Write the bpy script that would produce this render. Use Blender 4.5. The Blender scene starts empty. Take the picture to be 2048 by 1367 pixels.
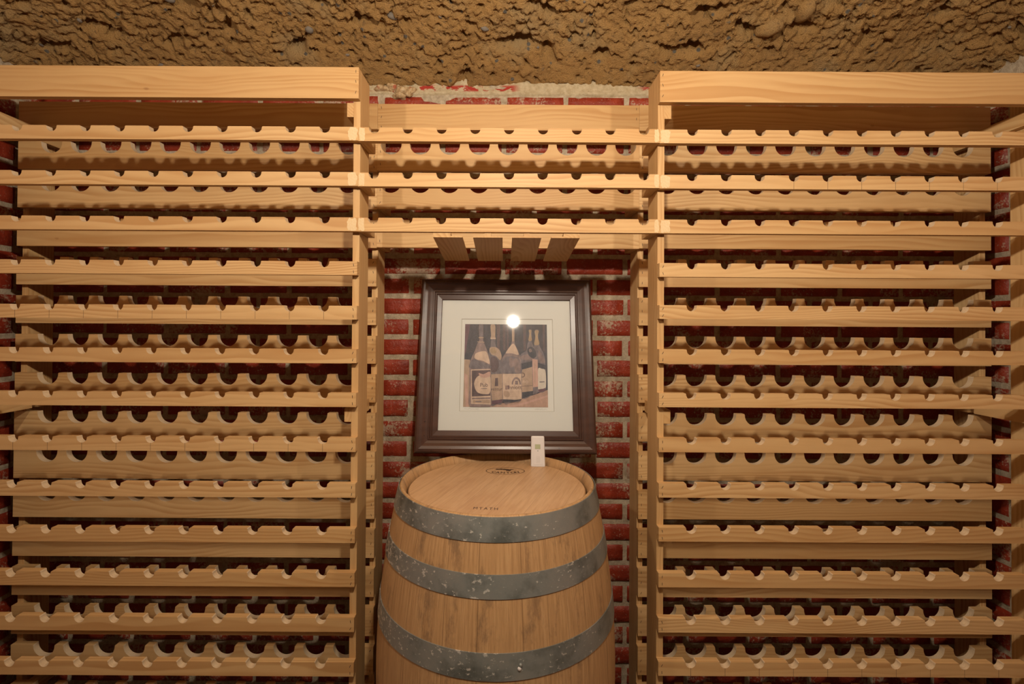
import bpy, bmesh, math, random
from mathutils import Vector, Matrix, noise
random.seed(7)
PI = math.pi
scene = bpy.context.scene
C = scene.collection
EYE = 1.392 * .965                    # eye height above the floor; "h" values below are heights relative to the eye

# ------------------------------------------------------------------ node helpers
class NT:
    def __init__(s, name):
        s.m = bpy.data.materials.new(name); s.m.use_nodes = True
        s.t = s.m.node_tree; s.t.nodes.clear()
        s.out = s.t.nodes.new('ShaderNodeOutputMaterial')
        s.b = s.t.nodes.new('ShaderNodeBsdfPrincipled')
        s.t.links.new(s.b.outputs[0], s.out.inputs[0])
    def put(s, sock, v):
        if isinstance(v, bpy.types.NodeSocket): s.t.links.new(v, sock)
        elif v is not None:
            try: sock.default_value = v
            except Exception: sock.default_value = (*v, 1) if len(v) == 3 else v
    def math(s, op, a, b=None, c=None, clamp=False):
        n = s.t.nodes.new('ShaderNodeMath'); n.operation = op; n.use_clamp = clamp
        for i, v in enumerate((a, b, c)):
            if v is not None: s.put(n.inputs[i], v)
        return n.outputs[0]
    def vmath(s, op, a, b=None):
        n = s.t.nodes.new('ShaderNodeVectorMath'); n.operation = op
        s.put(n.inputs[0], a)
        if b is not None: s.put(n.inputs[1], b)
        return n.outputs['Value'] if op in ('LENGTH', 'DOT_PRODUCT') else n.outputs[0]
    def coord(s, k='Object'):
        return s.t.nodes.new('ShaderNodeTexCoord').outputs[k]
    def rand(s):
        return s.t.nodes.new('ShaderNodeObjectInfo').outputs['Random']
    def sep(s, v):
        n = s.t.nodes.new('ShaderNodeSeparateXYZ'); s.put(n.inputs[0], v); return n.outputs
    def comb(s, x, y, z):
        n = s.t.nodes.new('ShaderNodeCombineXYZ')
        for i, v in enumerate((x, y, z)): s.put(n.inputs[i], v)
        return n.outputs[0]
    def noise(s, v, scale, detail=3, rough=.55, dist=0):
        n = s.t.nodes.new('ShaderNodeTexNoise'); s.put(n.inputs['Vector'], v)
        n.inputs['Scale'].default_value = scale; n.inputs['Detail'].default_value = detail
        n.inputs['Roughness'].default_value = rough; n.inputs['Distortion'].default_value = dist
        return n.outputs[0]
    def voro(s, v, scale, feat='F1'):
        n = s.t.nodes.new('ShaderNodeTexVoronoi'); n.feature = feat; s.put(n.inputs['Vector'], v)
        n.inputs['Scale'].default_value = scale
        return n.outputs
    def ramp(s, f, stops):
        n = s.t.nodes.new('ShaderNodeValToRGB'); s.put(n.inputs[0], f); e = n.color_ramp.elements
        while len(e) < len(stops): e.new(.5)
        for i, (p, c) in enumerate(stops):
            e[i].position = p; e[i].color = (*c, 1) if len(c) == 3 else c
        return n.outputs[0]
    def sstep(s, f, a, b):
        n = s.t.nodes.new('ShaderNodeMapRange'); n.interpolation_type = 'SMOOTHSTEP'
        s.put(n.inputs[0], f); n.inputs[1].default_value = a; n.inputs[2].default_value = b
        return n.outputs[0]
    def mix(s, f, a, b, mode='MIX'):
        n = s.t.nodes.new('ShaderNodeMix'); n.data_type = 'RGBA'; n.blend_type = mode
        s.put(n.inputs[0], f); s.put(n.inputs[6], a); s.put(n.inputs[7], b)
        return n.outputs[2]
    def bump(s, h, strength=.3, dist=.002):
        n = s.t.nodes.new('ShaderNodeBump'); s.put(n.inputs['Height'], h)
        n.inputs['Strength'].default_value = strength; n.inputs['Distance'].default_value = dist
        s.t.links.new(n.outputs[0], s.b.inputs['Normal'])
    def fin(s, col, rough=.5, spec=.35, metal=0):
        s.put(s.b.inputs['Base Color'], col); s.put(s.b.inputs['Roughness'], rough)
        s.b.inputs['Specular IOR Level'].default_value = spec; s.put(s.b.inputs['Metallic'], metal)
        return s.m

def plain(name, col, rough=.6, spec=.3, metal=0):
    n = NT(name); return n.fin((*col, 1), rough, spec, metal)

def pine(name, axis, lift=0.0):
    n = NT(name)
    r = n.rand()
    r2 = n.math('FRACT', n.math('MULTIPLY', r, 17.31))
    r3 = n.math('FRACT', n.math('MULTIPLY', r, 53.77))
    x, y, z = n.sep(n.coord())
    if axis == 'x': a, u, v = x, z, y
    elif axis == 'y': a, u, v = y, z, x
    else: a, u, v = z, x, y
    a2 = n.math('ADD', a, n.math('MULTIPLY', r, 37.0))
    lo = n.noise(n.comb(n.math('MULTIPLY', a2, 1.5), n.math('MULTIPLY', u, 7.0), n.math('MULTIPLY', v, 7.0)), 1.0, 2, .5)
    lo2 = n.noise(n.comb(n.math('MULTIPLY', a2, 3.6), n.math('MULTIPLY', u, 16.0), 3.3), 1.0, 2, .5)
    uu = n.math('ADD', n.math('ADD', u, n.math('MULTIPLY', n.math('SUBTRACT', r2, .5), .20)),
                n.math('MULTIPLY', n.math('SUBTRACT', lo, .5), .13))
    uu = n.math('ADD', uu, n.math('MULTIPLY', n.math('SUBTRACT', lo2, .5), .012))
    vv = n.math('ADD', v, n.math('ADD', .035, n.math('MULTIPLY', r3, .06)))
    rr = n.math('SQRT', n.math('ADD', n.math('MULTIPLY', uu, uu), n.math('MULTIPLY', vv, vv)))
    blotn = n.noise(n.comb(n.math('MULTIPLY', a2, 1.7), n.math('MULTIPLY', u, 30.0), n.math('MULTIPLY', v, 30.0)), 1.0, 2, .5)
    ring = n.math('FRACT', n.math('MULTIPLY', rr, 105.0))
    late = n.math('MULTIPLY', n.sstep(ring, .15, .85), n.math('SUBTRACT', 1.0, n.sstep(ring, .86, 1.0)))
    late = n.math('MULTIPLY', late, n.sstep(blotn, .25, .7))
    fib = n.noise(n.comb(n.math('MULTIPLY', a2, 14.0), n.math('MULTIPLY', u, 900.0), n.math('MULTIPLY', v, 900.0)), 1.0, 2, .6)
    base = n.mix(n.sstep(r2, 0, 1), (.68 + lift, .445 + lift, .210 + lift, 1), (.60 + lift, .37 + lift, .160 + lift, 1))
    blot = n.noise(n.comb(n.math('MULTIPLY', a2, 3.0), n.math('MULTIPLY', u, 14.0), v), 1.0, 3, .5)
    c = n.mix(n.math('MULTIPLY', n.sstep(blot, .42, .75), .55), base, (.52, .285, .11, 1))
    c = n.mix(n.math('MULTIPLY', late, .68), c, (.45, .225, .075, 1))
    c = n.mix(n.math('MULTIPLY', n.sstep(fib, .45, .8), .16), c, (.45, .24, .10, 1))
    kn = n.noise(n.comb(n.math('MULTIPLY', a2, 14.0), n.math('MULTIPLY', u, 30.0), n.math('MULTIPLY', v, 2.0)), 1.0, 0)
    c = n.mix(n.math('MULTIPLY', n.sstep(kn, .86, .9), .6), c, (.25, .11, .04, 1))
    n.bump(fib, .15, .0006)
    return n.fin(c, .50, .3)

M = {}
M['pine_x'] = pine('pine_along_x', 'x'); M['pine_y'] = pine('pine_along_y', 'y'); M['pine_z'] = pine('pine_along_z', 'z')

def cut_mat():
    n = NT('fresh_cut_pine')
    f = n.noise(n.vmath('MULTIPLY', n.coord(), (90, 900, 90)), 1.0, 3, .6)
    c = n.ramp(f, [(.3, (.62, .45, .28)), (.7, (.74, .58, .39))])
    n.bump(f, .4, .001); return n.fin(c, .75, .2)
M['cut'] = cut_mat()
M['pencil'] = plain('pencil_line', (.10, .07, .05), .8)
M['nail'] = plain('staple_steel', (.05, .035, .03), .5, .4)
def putty():
    n = NT('pale_wood_putty')
    f = n.noise(n.coord(), 260, 4, .6)
    return n.fin(n.ramp(f, [(.3, (.69, .49, .26)), (.7, (.73, .57, .36))]), .7, .2)
M['putty'] = putty()

def brick_mat():
    n = NT('red_painted_brick')
    co = n.coord()
    a = n.noise(co, 16, 4, .6); b = n.noise(co, 120, 4, .7); g = n.noise(co, 420, 2, .5)
    c = n.ramp(a, [(.3, (.21, .022, .009)), (.55, (.31, .037, .014)), (.75, (.39, .062, .029))])
    w = n.math('ADD', n.math('MULTIPLY', n.noise(co, 7, 3, .6), .65), n.math('MULTIPLY', b, .5))
    wear = n.sstep(w, .605, .70)
    c = n.mix(n.math('MULTIPLY', wear, .75), c, (.50, .40, .28, 1))
    sp = n.sstep(n.math('MULTIPLY', g, n.sstep(b, .35, .65)), .54, .62)
    c = n.mix(n.math('MULTIPLY', sp, .6), c, (.55, .42, .32, 1))
    h = n.math('ADD', n.math('MULTIPLY', b, 1.0), n.math('MULTIPLY', n.noise(co, 40, 3), 1.2))
    n.bump(h, .7, .003)
    return n.fin(c, .42, .45)
def mortar_mat():
    n = NT('grey_lime_mortar')
    co = n.coord(); a = n.noise(co, 60, 5, .65); b = n.noise(co, 9, 2)
    c = n.ramp(a, [(.3, (.36, .28, .19)), (.7, (.62, .52, .38))])
    c = n.mix(n.math('MULTIPLY', n.sstep(b, .55, .75), .3), c, (.20, .13, .07, 1))
    n.bump(n.noise(co, 220, 4, .7), .8, .004)
    return n.fin(c, .9, .15)
M['brick'] = brick_mat(); M['mortar'] = mortar_mat()

def earth_mat():
    n = NT('compacted_gravelly_earth')
    co = n.coord()
    a = n.noise(co, 5, 4, .6); b = n.noise(co, 60, 5, .7); f = n.noise(co, 260, 4, .7)
    c = n.ramp(a, [(.32, (.56, .32, .12)), (.5, (.67, .385, .140)), (.68, (.62, .41, .19))])
    c = n.mix(n.math('MULTIPLY', n.sstep(b, .44, .32), .8), c, (.30, .18, .085, 1))
    c = n.mix(n.math('MULTIPLY', n.sstep(f, .6, .72), .5), c, (.68, .50, .29, 1))
    vo = n.voro(co, 38)
    st = n.math('MULTIPLY', n.sstep(vo['Distance'], .30, .18), n.sstep(n.sep(vo['Color'])[0], .86, .88))
    c = n.mix(st, c, (.24, .21, .17, 1))
    h = n.math('ADD', n.math('MULTIPLY', b, .8), n.math('MULTIPLY', f, .9))
    n.bump(h, 1.0, .016)
    return n.fin(c, .93, .12)
M['earth'] = earth_mat()
M['pebble'] = plain('brown_pebble', (.46, .30, .16), .8, .2)
M['grey_pebble'] = plain('grey_pebble', (.20, .17, .14), .8, .1)

def rubble_mat():
    n = NT('crumbled_stone'); co = n.coord(); a = n.noise(co, 70, 5, .7); b = n.noise(co, 25, 3)
    c = n.ramp(a, [(.3, (.20, .11, .055)), (.5, (.50, .34, .18)), (.7, (.66, .52, .34))])
    c = n.mix(n.sstep(b, .58, .64), c, (.42, .13, .07, 1))
    n.bump(a, .9, .004); return n.fin(c, .9, .15)
M['rubble'] = rubble_mat()
def conc_mat():
    n = NT('worn_concrete'); co = n.coord()
    c = n.ramp(n.noise(co, 6, 6, .6), [(.3, (.20, .17, .14)), (.7, (.33, .29, .24))])
    return n.fin(c, .85, .2)
M['concrete'] = conc_mat()

def oak_staves():
    n = NT('oak_staves')
    x, y, z = n.sep(n.coord())
    ang = n.math('ARCTAN2', y, x)
    k = n.math('MULTIPLY', n.math('ADD', ang, PI + .09), 28 / (2 * PI))
    wob = n.math('ADD', k, n.math('MULTIPLY', n.math('SINE', n.math('MULTIPLY', k, 1.3)), .30))
    fr = n.math('FRACT', wob); idn = n.math('FLOOR', wob)
    seam = n.math('ADD', n.sstep(fr, .014, .003), n.sstep(fr, .986, .997), clamp=True)
    rnd = n.math('FRACT', n.math('MULTIPLY', n.math('SINE', n.math('MULTIPLY', idn, 12.9)), 437.5))
    g = n.noise(n.comb(n.math('MULTIPLY', ang, 60), n.math('MULTIPLY', rnd, 20), n.math('MULTIPLY', z, 9)), 1, 4, .6)
    fine = n.noise(n.comb(n.math('MULTIPLY', ang, 260), rnd, n.math('MULTIPLY', z, 22)), 1, 3, .6)
    c = n.ramp(g, [(.28, (.35, .195, .085)), (.5, (.47, .275, .125)), (.72, (.56, .345, .165))])
    c = n.mix(n.math('MULTIPLY', rnd, .35), c, (.50, .30, .135, 1))
    c = n.mix(n.math('MULTIPLY', n.sstep(fine, .45, .7), .5), c, (.30, .165, .075, 1))
    st = n.noise(n.comb(n.math('MULTIPLY', ang, 5), 4.2, n.math('MULTIPLY', z, 6.5)), 1, 6, .74)
    c = n.mix(n.math('MULTIPLY', n.sstep(st, .52, .68), .62), c, (.16, .095, .055, 1))
    c = n.mix(n.math('MULTIPLY', seam, .45), c, (.09, .045, .02, 1))
    n.bump(n.math('SUBTRACT', fine, n.math('MULTIPLY', seam, 3.0)), .35, .0012)
    return n.fin(c, .52, .35)
M['stave'] = oak_staves()
def oak_head():
    n = NT('oak_head_planks')
    x, y, z = n.sep(n.coord())
    an = math.radians(20)
    p = n.math('ADD', n.math('MULTIPLY', x, math.cos(an)), n.math('MULTIPLY', y, -math.sin(an)))
    q = n.math('ADD', n.math('MULTIPLY', x, math.sin(an)), n.math('MULTIPLY', y, math.cos(an)))
    k = n.math('ADD', n.math('MULTIPLY', p, 12.5), 20.35)
    fr = n.math('FRACT', k); idn = n.math('FLOOR', k)
    seam = n.math('ADD', n.sstep(fr, .012, .002), n.sstep(fr, .988, .998), clamp=True)
    rnd = n.math('FRACT', n.math('MULTIPLY', n.math('SINE', n.math('MULTIPLY', idn, 7.7)), 91.7))
    g = n.noise(n.comb(n.math('MULTIPLY', p, 150), n.math('MULTIPLY', rnd, 30), n.math('MULTIPLY', q, 9)), 1, 5, .65)
    bl = n.noise(n.comb(n.math('MULTIPLY', p, 10), rnd, n.math('MULTIPLY', q, 7)), 1, 4, .6)
    c = n.ramp(g, [(.3, (.47, .275, .135)), (.6, (.58, .36, .19))])
    c = n.mix(n.math('MULTIPLY', n.sstep(bl, .45, .7), .45), c, (.44, .24, .115, 1))
    c = n.mix(n.math('MULTIPLY', seam, .5), c, (.2, .10, .05, 1))
    n.bump(g, .25, .0008)
    return n.fin(c, .42, .4)
M['head'] = oak_head()
def galv():
    n = NT('weathered_galvanised_steel')
    co = n.coord()
    a = n.noise(co, 12, 4, .6); b = n.noise(n.vmath('MULTIPLY', co, (1, 1, 1.6)), 70, 4, .7); d = n.noise(co, 5, 2)
    c = n.ramp(a, [(.3, (.12, .13, .12)), (.5, (.25, .265, .25)), (.8, (.33, .32, .29))])
    fine = n.noise(co, 350, 3, .7)
    c = n.mix(n.math('MULTIPLY', n.sstep(fine, .55, .75), .35), c, (.34, .34, .32, 1))
    x, y, z = n.sep(co)
    side = n.sstep(x, .10, -.14)
    w = n.sstep(n.math('ADD', n.math('ADD', b, n.math('MULTIPLY', d, .25)), n.math('MULTIPLY', side, .06)), .74, .82)
    c = n.mix(n.math('MULTIPLY', w, .85), c, (.68, .66, .60, 1))
    n.bump(b, .25, .001)
    return n.fin(c, .48, .5, .45)
M['galv'] = galv()
M['ink'] = plain('burnt_brand_ink', (.075, .04, .022), .7)
M['handink'] = plain('marker_ink', (.10, .06, .05), .7)

def frame_mat():
    n = NT('dark_brown_stained_wood')
    co = n.coord()
    a = n.noise(n.vmath('MULTIPLY', co, (4, 30, 30)), 1, 4, .6); d = n.noise(co, 150, 2, .5)
    c = n.ramp(a, [(.3, (.050, .024, .017)), (.7, (.085, .040, .027))])
    c = n.mix(n.sstep(d, .70, .74), c, (.01, .006, .004, 1))
    return n.fin(c, .30, .5)
M['frame'] = frame_mat()
M['mat'] = plain('cream_mat_board', (.70, .68, .63), .85, .1)
M['sheet'] = plain('white_backing_sheet', (.74, .72, .67), .85, .1)
M['bevel'] = plain('mat_bevel_core', (.50, .45, .38), .85, .1)
def glass():
    n = NT('picture_glass'); t = n.t
    tr = t.nodes.new('ShaderNodeBsdfTransparent'); gl = t.nodes.new('ShaderNodeBsdfGlossy'); gl.inputs['Roughness'].default_value = .035
    fr = t.nodes.new('ShaderNodeFresnel'); fr.inputs[0].default_value = 1.5
    mx = t.nodes.new('ShaderNodeMixShader')
    t.links.new(fr.outputs[0], mx.inputs[0]); t.links.new(tr.outputs[0], mx.inputs[1]); t.links.new(gl.outputs[0], mx.inputs[2])
    t.links.new(mx.outputs[0], n.out.inputs[0]); t.nodes.remove(n.b)
    return n.m
M['glass'] = glass()
M['white_plastic'] = plain('white_plastic', (.60, .56, .54), .38, .45)
M['grey_plastic'] = plain('grey_plastic', (.45, .41, .38), .5, .4)
M['lcd'] = plain('grey_green_display', (.36, .38, .22), .25, .5)
M['black'] = plain('black_plastic', (.03, .03, .03), .4, .4)

# ------------------------------------------------------------------ object helpers
def link(name, bm, mats, parent=None, loc=(0, 0, 0), smooth=False, rot=None):
    me = bpy.data.meshes.new(name); bm.normal_update(); bm.to_mesh(me); bm.free()
    for m in (mats if isinstance(mats, (list, tuple)) else [mats]): me.materials.append(m)
    if smooth:
        for p in me.polygons: p.use_smooth = True
    o = bpy.data.objects.new(name, me); C.objects.link(o)
    if parent is not None: o.parent = parent
    o.location = loc
    if rot: o.rotation_euler = rot
    return o
def thing(name, label, cat, loc=(0, 0, 0), rot=(0, 0, 0), group=None):
    o = bpy.data.objects.new(name, None); C.objects.link(o); o.empty_display_size = .1
    o.location = loc; o.rotation_euler = rot; o['label'] = label; o['category'] = cat
    if group: o['group'] = group
    return o
def box(bm, x0, x1, y0, y1, z0, z1, mi=0, bev=0):
    v = [bm.verts.new((x, y, z)) for x in (x0, x1) for y in (y0, y1) for z in (z0, z1)]
    fs = [(0, 1, 3, 2), (4, 6, 7, 5), (0, 4, 5, 1), (2, 3, 7, 6), (0, 2, 6, 4), (1, 5, 7, 3)]
    faces = [bm.faces.new([v[i] for i in f]) for f in fs]
    for f in faces: f.material_index = mi
    if bev:
        es = list({e for f in faces for e in f.edges})
        bmesh.ops.bevel(bm, geom=es, offset=bev, segments=2, affect='EDGES', profile=.6)
    return faces
def block(name, x0, x1, y0, y1, h0, h1, mat, parent, bev=.0009, nails=()):
    """a plain timber given in world x, y and eye-relative height; origin at its centre"""
    cx, cy, cz = (x0 + x1) / 2, (y0 + y1) / 2, (h0 + h1) / 2 + EYE
    bm = bmesh.new(); dx, dy, dz = (x1 - x0) / 2, (y1 - y0) / 2, (h1 - h0) / 2
    box(bm, -dx, dx, -dy, dy, -dz, dz, 0, bev)
    for nx, nh in nails:
        nail(bm, nx - cx, -dy, nh + EYE - cz)
    p = parent.location
    return link(name, bm, [mat, M['cut'], M['pencil'], M['nail']], parent, (cx - p.x, cy - p.y, cz - p.z))
def nail(bm, x, yf, z):
    t = random.uniform(-.3, .6); L = .0038; w = .0007
    d = Vector((math.sin(t), 0, math.cos(t))) * L; s = Vector((math.cos(t), 0, -math.sin(t))) * w
    c = Vector((x, yf - .00015, z))
    f = bm.faces.new([bm.verts.new(c + a) for a in (-d - s, -d + s, d + s, d - s)]); f.material_index = 3

def notch_profile(nx, z1, kind):
    """points (x, z, on_cut) from left lip to right lip of a notch opened in a top edge at z1"""
    pts = []
    if kind == 'neck':
        R, dep, lip = .0142, .0168, .0022
        cz = z1 - (dep - R)
        for i in range(3): a = i / 2 * PI / 2; pts.append((nx - R - lip + lip * math.sin(a), z1 - lip + lip * math.cos(a)))
        for i in range(0, 13):
            a = PI + i / 12 * PI
            zz = cz + R * math.sin(a)
            if i in (0, 12): continue
            if zz < z1 - lip: pts.append((nx + R * math.cos(a), zz))
        for i in range(3): a = (2 - i) / 2 * PI / 2; pts.append((nx + R + lip - lip * math.sin(a), z1 - lip + lip * math.cos(a)))
    else:
        R, dep = .0335, .0368
        cz = z1 - (dep - R)
        pts.append((nx - R - .0008, z1))
        for i in range(0, 23):
            a = PI + i / 22 * PI; pts.append((nx + R * math.cos(a), cz + R * math.sin(a)))
        pts.append((nx + R + .0008, z1))
    return pts
def notched(name, x0, x1, y0, y1, h0, h1, notches, kind, parent, pencil=False, nails=(), chip=None):
    cx, cy, cz = (x0 + x1) / 2, (y0 + y1) / 2, (h0 + h1) / 2 + EYE
    dy, dz = (y1 - y0) / 2, (h1 - h0) / 2
    bm = bmesh.new()
    top = []                                     # (x, z, cutflag for the edge that STARTS here)
    top.append((x0 - cx, dz, 0))
    for nx in sorted(notches):
        if nx - .034 < x0 and kind == 'body' or nx + .034 > x1 and kind == 'body': continue
        j = random.uniform(-.0006, .0006)
        pr = notch_profile(nx - cx + j, dz, kind)
        for i, (x, z) in enumerate(pr): top.append((x, z, 1 if i < len(pr) - 1 else 0))
    top.append((x1 - cx, dz, 0))
    # split into columns so every face stays simple: bottom vertex under each lip
    F = []; B = []
    for x, z, c in top:
        F.append((bm.verts.new((x, -dy, z)), bm.verts.new((x, -dy, -dz)) ))
        B.append((bm.verts.new((x, dy, z)), bm.verts.new((x, dy, -dz)) ))
    for i in range(len(top) - 1):
        c = top[i][2]
        if abs(top[i][0] - top[i + 1][0]) > 1e-6:
            bm.faces.new((F[i][1], F[i + 1][1], F[i + 1][0], F[i][0]))
            bm.faces.new((B[i + 1][1], B[i][1], B[i][0], B[i + 1][0]))
            bm.faces.new((B[i][1], B[i + 1][1], F[i + 1][1], F[i][1]))
        f = bm.faces.new((F[i][0], F[i + 1][0], B[i + 1][0], B[i][0])); f.material_index = 1 if c else 0
    bm.faces.new((F[0][1], F[0][0], B[0][0], B[0][1])); bm.faces.new((F[-1][0], F[-1][1], B[-1][1], B[-1][0]))
    bmesh.ops.remove_doubles(bm, verts=bm.verts[:], dist=1e-6)
    bmesh.ops.recalc_face_normals(bm, faces=bm.faces[:])
    if pencil:
        for nx in notches:
            if pencil is True or pencil(nx):
                px = nx - cx; yf = -dy - .00012
                f = bm.faces.new([bm.verts.new(p) for p in ((px - .0004, yf, -dz), (px + .0004, yf, -dz), (px + .0004, yf, dz - .016), (px - .0004, yf, dz - .016))])
                f.material_index = 2
    for nx, nh in nails: nail(bm, nx - cx, -dy, nh + EYE - cz)
    p = parent.location
    return link(name, bm, [M['pine_x'], M['cut'], M['pencil'], M['nail']], parent, (cx - p.x, cy - p.y, cz - p.z))

# ------------------------------------------------------------------ measured layout
YS0, YS1 = 1.338, 1.357          # front slats
YP1 = 1.446                      # rear of the front posts
YB0, YB1 = 1.540, 1.559          # back boards
YQ1 = 1.648                      # rear of the back posts
YW = 1.690                       # brick wall (mortar face)
T = .019
XL, XR = -.405, .430             # faces of the two inner posts that look into the middle bay
XLE, XRE = -1.530, 1.530         # faces of the outer posts
FL = [253.8, 344.8, 435.8, 523.8, 612.8, 699.8, 787.3, 876.8, 967.8, 1057.8, 1144.8, 1233.8, 1321.8, 1410.5, 1499.5]
FR = [255.4, 346.4, 436.3, 523.5, 607.7, 696.0, 783.8, 873.5, 963.7, 1050.8, 1141.6, 1231.0, 1316.5, 1405.5, 1494]
fl = [(643 - v) / 725 for v in FL]; frr = [(643 - v) / 725 for v in FR]
fc = [(a + b) / 2 for a, b in zip(fl, frr)]
bl_ = [(643 - 342.0 - 77.25 * k) / 630 for k in range(15)]
br_ = [(643 - 340.0 - 77.15 * k) / 630 for k in range(15)]
SH, BH = .038, .088
NL = [-.4965 - .0947 * i for i in range(12)]
NLB = [-.4965 - .0947 * i for i in range(11)]
NR = [.5195 + .0938 * i for i in range(12)]
NRB = [.5195 + .0940 * i for i in range(11)]
NC = [-.3615 + .0935 * i for i in range(9)]

def putty_patch(slat, wx, w, h, seed):
    rnd = random.Random(seed); bm = bmesh.new(); pts = []
    for i in range(22):
        a = i / 22 * 2 * PI; r = 1 + rnd.uniform(-.16, .12)
        x = w * max(-1, min(1, 1.25 * math.cos(a))) * r; z = h * max(-1, min(1, 1.2 * math.sin(a)))
        z = max(-.0188, min(.0188, z * r)); pts.append((x, z))
    v0 = [bm.verts.new((x, -.0099, z)) for x, z in pts]; v1 = [bm.verts.new((x, -.0094, z)) for x, z in pts]
    bm.faces.new(v0)
    for i in range(22): j = (i + 1) % 22; bm.faces.new((v0[i], v1[i], v1[j], v0[j]))
    bmesh.ops.recalc_face_normals(bm, faces=bm.faces[:])
    return link('putty_patch', bm, M['putty'], slat, (wx - slat['wx'], 0, 0))

def side_rack(label, xin, xout, F, Bk, N, NB, sgn, pencil_rows, seed):
    """sgn = -1: rack left of the middle bay, +1: right of it"""
    root = thing('wine_rack', label, 'wine rack', ((xin + xout) / 2, (YS0 + YQ1) / 2, 0))
    lo, hi = (xout, xin) if sgn < 0 else (xin, xout)
    ext = .025
    topH = .703 if sgn < 0 else .698
    for q_, (px0, px1) in enumerate(((xin - T, xin) if sgn < 0 else (xin, xin + T), (xout - T, xout) if sgn < 0 else (xout, xout + T))):
        sh = -sgn * .0185 * q_
        block('post', px0 + sh, px1 + sh, YS1, YP1, -EYE, topH, M['pine_z'], root)
        block('post', px0, px1, YB1, YQ1, -EYE, Bk[0] + .215, M['pine_z'], root)
    lo2, hi2 = (lo - T, hi) if sgn < 0 else (lo, hi + T)
    b = block('top_beam', lo2, hi2, YS0, YS1, topH - .087, topH, M['pine_x'], root,
              nails=[(xin - sgn * -.008, topH - q) for q in (.012, .04, .07)])
    block('back_board', lo2, hi2, YB0, YB1, .611, .693, M['pine_x'], root)
    for k in range(15):
        if k < 3:
            na = ()
        else:
            na = [(xin + sgn * .010, F[k] - .010), (xin + sgn * .010, F[k] - .029)]
        jx = random.uniform(-.0008, .0008)
        s = notched('front_slat', lo2, hi2, YS0, YS1, F[k] - SH, F[k], [n + jx for n in N], 'neck', root,
                    pencil=pencil_rows.get(k, False), nails=na)
        s['wx'] = (lo2 + hi2) / 2
        if k < 3:
            putty_patch(s, xin + sgn * .0152, .0130, .018, seed + k)
        jx = random.uniform(-.0015, .0015)
        notched('back_board', lo2 + (0 if sgn > 0 else 0), hi2, YB0, YB1, Bk[k], Bk[k] + BH, [n + jx for n in NB], 'body', root,
                nails=[(xin + sgn * .010, Bk[k] + q) for q in (.012, .045, .076)])
    for h in (.572, -.282, -1.19):
        for cx0 in ((xin - T - T, xin - T) if sgn < 0 else (xin + T, xin + 2 * T), (xout, xout + T) if sgn < 0 else (xout - T, xout)):
            if abs(cx0[0]) > 1.4: cx0 = (cx0[0] - sgn * .0190, cx0[1] - sgn * .0190)
            # the cleats tie front post to back post and pass behind the back boards
            if h > 0:   block('cleat', cx0[0], cx0[1], YS1, YB0, h, h + .040, M['pine_y'], root)
            else:       block('cleat', cx0[0], cx0[1], YS1, YB0, h, h + .038, M['pine_y'], root)
            block('cleat', cx0[0], cx0[1], YB1, YQ1, h, h + .038, M['pine_y'], root)
    return root

left_rack = side_rack('natural pine bottle rack left of the barrel, its shelves running off the left edge', XL, XLE, fl, bl_, NL, NLB, -1, {4: True, 7: True}, 1)
right_rack = side_rack('natural pine bottle rack right of the barrel, its shelves running off the right edge', XR, XRE, frr, br_, NR, NRB, +1,
                       {1: (lambda x: x > .75), 12: True}, 11)
# middle bay
bridge = thing('wine_rack', 'short three-row pine bottle rack bridging the bay above the framed picture', 'wine rack', (.0125, (YS0 + YQ1) / 2, EYE + .23))
g = .0003
block('back_board', XL + g, XR - g, YB0, YB1, .610, .692, M['pine_x'], bridge, nails=[(XL + .012, .68), (XL + .012, .65), (XL + .012, .618), (XR - .010, .68), (XR - .010, .648)])
for k in range(3):
    s = notched('front_slat', XL + g, XR - g, YS0, YS1, fc[k] - SH, fc[k], NC, 'neck', bridge)
    s['wx'] = (XL + XR) / 2
    putty_patch(s, XL + .0105, .0085, .018, 30 + k); putty_patch(s, XR - .0085, .0065, .018, 40 + k)
    bk = (bl_[k] + br_[k]) / 2
    s2 = notched('back_board', XL + g, XR - g, YB0, YB1, bk, bk + BH, NC, 'body', bridge, nails=[(XL + .01, bk + .02), (XL + .01, bk + .06)])
    for x0 in (XL + g, XR - g - T):
        block('cleat', x0, x0 + T, YS1, YP1, fc[k] - SH, fc[k] - .002, M['pine_y'], bridge)
        block('cleat', x0, x0 + T, YB1, YQ1, bk, bk + .038, M['pine_y'], bridge)
# stemware rails: T in the middle, L at the two ends
def rail(x0, x1, stem0, stem1):
    """slopes gently down from under the third slat to under the back board"""
    bm = bmesh.new(); cx = (x0 + x1) / 2; w = (x1 - x0) / 2; h = .0140; fz = .0042
    pr = [(-w, 0), (w, 0)]
    s0, s1 = stem0 - cx, stem1 - cx
    if s1 < w - 1e-4: pr += [(w, fz), (s1, fz)]
    pr += [(s1, h), (s0, h)]
    if s0 > -w + 1e-4: pr += [(s0, fz), (-w, fz)]
    y0, y1, sl = 1.343, 1.612, .116
    cy = (y0 + y1) / 2; dz = sl * (y1 - y0) / 2
    a = [bm.verts.new((x, y0 - cy, z + dz)) for x, z in pr]; b = [bm.verts.new((x, y1 - cy, z - dz)) for x, z in pr]
    bm.faces.new(a); bm.faces.new(b)
    for i in range(len(pr)): j = (i + 1) % len(pr); bm.faces.new((a[i], a[j], b[j], b[i]))
    bmesh.ops.recalc_face_normals(bm, faces=bm.faces[:])
    p = bridge.location
    return link('glass_rail', bm, M['pine_y'], bridge, (cx - p.x, cy - p.y, fc[2] - SH - .0003 - h - dz + EYE - p.z))
rail(-.1965, -.115, -.1965, -.148)
rail(-.0857, -.0038, -.054, -.036)
rail(.0226, .1038, .055, .0715)
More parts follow.
